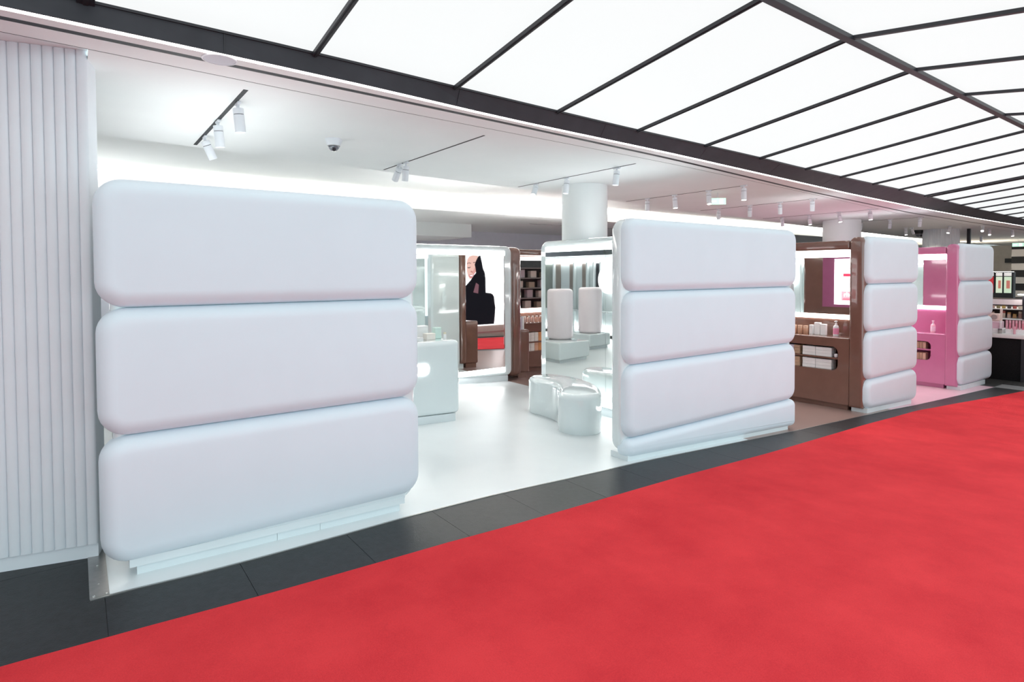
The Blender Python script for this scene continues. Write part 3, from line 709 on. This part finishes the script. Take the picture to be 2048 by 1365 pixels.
tag(obj('ring_lamp', torus((.12,6.72,-.17),.28,.075), mat('ring lamp glow',(1,1,1),.5,emit=2.2)), 'large glowing white ring lamp on the bay reflected in the mirrored wing', 'lamp')
# pedestals with pale pink giant tubes
TUBE = mat('pale pink tube',(.90,.80,.83),.35,coat=.3)
def pedestal(x0,x1,y0,y1,cx,cy,label,l2):
    o = thing('pedestal', label, 'pedestal', ((x0+x1)/2,(y0+y1)/2,fz(x0)))
    obj('body', box(x0,x1,y0,y1,fzo(.06),-1.347,.035,4), WHITE, o)
    obj('plinth', box(x0+.05,x1-.05,y0+.05,y1-.05,fzo(.002),fzo(.06)), PLINTH, o, smooth=False)
    c = thing('display_tube', l2, 'display prop', (cx,cy,-1.346))
    r = .265
    obj('body', lathe([(.001,0),(r-.05,0),(r-.015,.015),(r,.05)]+[(r+(.003 if k%2 else 0),.06+k*.02) for k in range(14)]+[(r,.96),(r-.012,1.0),(r-.05,1.025),(.001,1.03)], (cx,cy,-1.346), 48), TUBE, c, angle=60)
pedestal(2.62,3.42,4.80,5.9,2.87,5.42,'white glossy pedestal carrying the pale pink tube, seen in the mirrored wing','giant pale pink tube on the pedestal, the nearer of two in the mirrored wing')
pedestal(1.2,1.85,5.6,6.4,1.5,5.95,'white pedestal behind the first one, seen in the mirrored wing','giant pale pink tube further back in the mirrored wing')

# ------------------------------------------------------------------ advertising screen across the aisle
ad = thing('advertising_screen', 'advertising screen with a smiling woman in black polo neck, reflected in the framed mirror', 'screen', (11,-3.7,-2.2))
obj('base', box(9.4,12.8,-3.95,-3.62,fzo(.0),-1.75,.02,2), mat('beige cabinet',(.45,.41,.36),.5,noise=.03), ad)
obj('base_rail', box(9.4,12.8,-3.62,-3.60,-1.98,-1.95), METAL, ad, smooth=False)
sc = obj('screen', box(9.5,12.6,-3.9,-3.61,-1.745,.85), mat('ad white',(1,1,1),.4,emit=1.3,ecolor=(.95,.97,1)), ad, smooth=False)
def poly(pts, d, m_, nm):
    bm = bmesh.new(); y = -3.61+d
    a = [bm.verts.new((p[0], y, p[1])) for p in pts]; b_ = [bm.verts.new((p[0], y-.001, p[1])) for p in pts]
    bm.faces.new(a); bm.faces.new(b_[::-1])
    for i in range(len(a)): bm.faces.new((a[i],a[(i+1)%len(a)],b_[(i+1)%len(a)],b_[i]))
    bm.normal_update(); bmesh.ops.triangulate(bm, faces=bm.faces[:], ngon_method='EAR_CLIP')
    return obj(nm, bm, m_, sc, smooth=False)
def em(c, e=1.0): return mat('print %s' % (c,), (0,0,0), .5, emit=e, ecolor=c)
poly([(10.35,.36),(10.38,.48),(10.45,.57),(10.58,.61),(10.71,.61),(10.82,.58),(10.71,.32),(10.73,.07),(10.62,-.04),(10.55,-.15),(10.47,-.19),(10.42,-.12),(10.4,-.08),(10.36,.05),(10.35,.18)], .004, em((.72,.44,.38)), 'face')
poly([(10.55,.0),(10.66,.02),(10.72,.1),(10.72,.22),(10.66,.2),(10.6,.1)], .005, em((.62,.30,.27)), 'cheek')
poly([(10.36,.33),(10.43,.37),(10.52,.35),(10.51,.33),(10.43,.35),(10.37,.31)], .006, em((.10,.05,.05)), 'eyebrow')
poly([(10.6,.38),(10.69,.39),(10.69,.37),(10.61,.35)], .006, em((.10,.05,.05)), 'eyebrow')
poly([(10.38,.22),(10.44,.205),(10.5,.235),(10.5,.21),(10.44,.175),(10.39,.19)], .006, em((.06,.03,.03)), 'eyelid')
poly([(10.5,.09),(10.54,.1),(10.6,.05),(10.56,.03),(10.5,.05)], .006, em((.48,.20,.18)), 'nose')
poly([(10.42,-.03),(10.54,-.03),(10.66,.01),(10.62,-.06),(10.52,-.14),(10.45,-.1)], .006, em((.50,.10,.13)), 'lips')
poly([(10.45,-.05),(10.54,-.045),(10.63,-.02),(10.54,-.09),(10.48,-.08)], .007, em((1,.95,.92)), 'teeth')
BLK = em((.007,.007,.010),1)
BLK.node_tree.nodes['Principled BSDF'].inputs['Specular IOR Level'].default_value = .05
poly([(10.78,.54),(10.84,.60),(10.89,.6),(10.95,.38),(10.99,.18),(11.06,.04),(11.09,-.15),(11.10,-.64),(10.2,-.64),(10.24,-.46),(10.34,-.36),(10.49,-.22),(10.60,-.08),(10.71,.03),(10.69,.18),(10.66,.3),(10.71,.42)], .008, BLK, 'polo_neck')
poly([(10.1,-.64),(11.10,-.64),(11.3,-.66),(11.38,-.70),(11.44,-.79),(11.46,-1.0),(11.49,-1.15),(11.46,-1.5),(11.43,-1.71),(10.0,-1.71)], .008, BLK, 'polo_neck')
poly([(10.71,-.3),(10.82,-.37),(10.79,-.66),(10.6,-.62)], .009, em((.16,.07,.09)), 'hand')

dk = thing('wall_shelving', 'dark stocked shelving wall across the aisle, seen only in reflections', 'shelving', (18,-4.3,-2.4))
obj('back_board', box(12.95,24,-4.6,-4.5,-2.4,1.2), mat('dark shelving',(.05,.045,.045),.5,noise=.2), dk, smooth=False)
for k in range(6): obj('shelf', box(12.95,24,-4.5,-4.15,-1.9+k*.42,-1.86+k*.42), mat('shelf edge %d'%k,(.22,.20,.19),.5,noise=.1), dk, smooth=False)
for i in range(36):
    k = i % 5; xx = 13.2+(i//5)*.62+.1*k
    carton(xx,xx+.3,-4.45,-4.2,-1.859+k*.42,-1.62+k*.42+.05*(i%3),[(.30,.24,.18),(.5,.45,.4),(.35,.3,.32)][i%3],'%s box on the %s shelf from the floor of the dark wall across the aisle' % (ORD[i//5],ORD[k]),'boxes on the dark shelving across the aisle')
# ------------------------------------------------------------------ far right of the aisle
rc = thing('display_counter', 'black gondola counter with white top at the right edge of the photo', 'counter', (16.5,.6,fz(16)))
obj('body', box(15.42,18.4,-.35,1.6,fzo(.0),-1.375,.01,2), mat('black fabric counter',(.010,.010,.011),.8,spec=.12,noise=.3,nscale=60), rc)
obj('top', box(15.38,18.5,-.42,1.7,-1.374,-1.29,.006,2), m_flat((.80,.80,.78)), rc)
obj('corner_post', box(15.40,15.46,-.37,-.31,fzo(.0),-1.376), BLACK, rc, smooth=False)
PK=(.80,.42,.50); PK2=(.72,.26,.34)
T = -1.289
carton(15.5,15.9,.02,.4,T,T+.09,PALE,'long white tray under the pink gift box on the black counter',nm='tray',cat='tray')
carton(15.5,15.9,-.33,-.03,T,T+.09,PALE,'white tray under the row of pink tubes on the black counter',nm='tray',cat='tray')
carton(15.55,15.85,.075,.38,T+.0905,T+.235,(.80,.58,.66),'pale pink gift box with dots on the black counter')
for i in range(6):
    y = -.29+i*.052
    jar(15.6,y,T+.0905,.02,.185,PK if i%2 else PK2,PK,'%s pink tube from the right, in the row on the white tray' % ORD[i],'pink tubes on the black counter','tube')
jar(15.46,-.19,T,.02,.16,(.80,.45,.52),PK,'single pale pink tube in front of the white tray',None,'tube')
jar(15.45,.045,T,.035,.1,(.35,.35,.33),(.2,.2,.2),'dark grey jar on the front edge of the white counter top',None)
jar(15.52,.055,T+.0905,.022,.17,(.86,.78,.82),PALE,'slim white bottle between the gift box and the pink tubes',None,'tube')
rs = thing('shelf_unit', 'raised shelf riser with white banner board on the black counter', 'shelving', (16.6,.2,T))
obj('shelf', box(16.2,17.4,-.30,.9,-1.04,-1.02), m_flat(PALE), rs, smooth=False)
obj('shelf', box(16.3,17.4,-.28,.9,-.83,-.815), m_flat(PALE), rs, smooth=False)
obj('back_board', box(17.4,17.42,-.28,.9,-1.289,-.62), m_flat((.32,.24,.2)), rs, smooth=False)
for yy in (-.30,.88): obj('upright', box(16.2,17.4,yy,yy+.015,-1.289,-.83), m_flat((.30,.26,.24)), rs, smooth=False)
bn = obj('banner_frame', box(16.15,16.2,-.17,.9,-.735,-.585), BLACK, rs, smooth=False)
obj('banner_board', box(16.14,16.15,-.15,.88,-.715,-.60), m_flat((.85,.82,.82)), bn, smooth=False)
obj('post', box(16.1,16.2,-.24,-.165,-1.02,-.5), BLACK, rs, smooth=False)
obj('lamp_head', box(16.02,16.2,-.24,-.1,-.5,-.48,.008,2), LENS_ON, rs, smooth=False)
# beige speaker-like compact
sd = thing('compact_display', 'rose beige round grilled display piece on the gift box tray', 'display prop', (15.75,.22,T+.236))
obj('body', box(15.7,15.8,.11,.36,T+.236,T+.40,.03,4), m_flat((.82,.66,.58)), sd)
obj('grille', cyl((15.70,.21,T+.32), .055, .006, (-1,0,0), 24), m_flat((.42,.36,.33)), sd)
obj('back_fin', box(15.81,15.83,.10,.14,T+.236,T+.49), m_flat((.85,.74,.68)), sd, smooth=False)
cols = [(.60,.40,.12),(.75,.45,.2),(.5,.12,.1),(.35,.3,.16),(.8,.6,.5),(.12,.1,.1),(.55,.35,.3),(.72,.62,.5)]
for r_, zz in enumerate((-1.019,-.814)):
    for i in range(11):
        y = -.24+i*.095; c = cols[(i*3+r_) % 8]
        jar(16.5,y+.01,zz,.033,.09+.03*((i+r_)%3),c,cols[(i+5)%8],'%s small bottle from the right, %s riser shelf of the black counter' % (ORD[i],('lower','upper')[r_]),'bottles on the riser shelves','bottle')
# perfume rack at the right frame edge
pr = thing('shelf_unit', 'perfume rack with coloured bottles at the right frame edge', 'shelving', (18.8,-.25,fz(18.8)))
obj('back_board', box(18.95,19.0,-.85,.35,fzo(0),-.3), m_flat((.28,.22,.2)), pr, smooth=False)
for k in range(5): obj('shelf', box(18.62,18.95,-.85,.35,-1.29+k*.2,-1.275+k*.2), m_flat(PALE), pr, smooth=False)
for k in range(5):
    for i in range(12):
        y = -.8+i*.1; c = cols[(i*5+k*3) % 8]
        jar(18.75,y,-1.2745+k*.2,.035,.1+.03*((i+k)%3),c,cols[(i+k+3)%8],'%s perfume bottle from the right on the %s rack shelf from the floor' % (ORD[i],ORD[k]),'perfume bottles on the rack','bottle')
# striped wall
sw = struct('wall_stripe', box(33.5,34.5,1.0,4.15,fzo(0),CZ), m_flat((.70,.64,.60)), smooth=False)
BS = mat('black stripe',(.008,.008,.010),.6,noise=.1)
for za, zb in ((.98,1.25),(.36,.66),(-.24,.06),(-.84,-.53),(-1.44,-1.14)):
    obj('stripe', box(33.48,33.5,1.0,4.15,za,zb), BS, sw, smooth=False)
# lit shelving with screens in the distance
wl = thing('wall_shelving', 'distant lit wall bays with red and pale green displays and white header signs', 'shelving', (30,4,-2.4))
obj('frame', box(30.0,30.3,3.25,7.0,-2.4,-.02), BLACK, wl, smooth=False)
obj('added_uplight', box(30.05,30.25,3.3,6.9,-.019,-.01), mat('warm uplight',(1,1,1),.5,emit=25,ecolor=(1,.84,.66)), wl, smooth=False)  # added warm strip that brightens the far end of the aisle
for i,(ya,yb,c) in enumerate(((3.31,3.54,(.55,.68,.52)),(3.6,3.8,(.60,.70,.55)),(3.88,4.2,(.45,.03,.04)),(4.25,4.55,(.6,.62,.5)))):
    p_ = obj('bay', box(29.98,30.0,ya,yb,-.86,-.21), mat('bay %d'%i, c, .5, emit=.55, ecolor=c), wl, smooth=False)
    obj('header_sign', box(29.97,30.0,ya,yb,-.18,-.05), mat('header %d'%i, (.85,.82,.8), .5, emit=.4), wl, smooth=False)
    if i < 2: obj('product_picture', box(29.96,29.98,ya+.04,yb-.08,-.68,-.36), mat('bayprint %d'%i,(.6,.2,.16),.5,emit=.4), p_, smooth=False)
tag(obj('wall_sign', box(35.8,35.99,4.3,4.95,.42,.62), DARK, smooth=False), 'small dark sign on the far beige wall beside the stripes', 'sign')

# ------------------------------------------------------------------ lift all to floor level zero
bpy.context.view_layer.update()
for o in list(scene.objects):
    if o.parent is None: o.location.z += RAISE
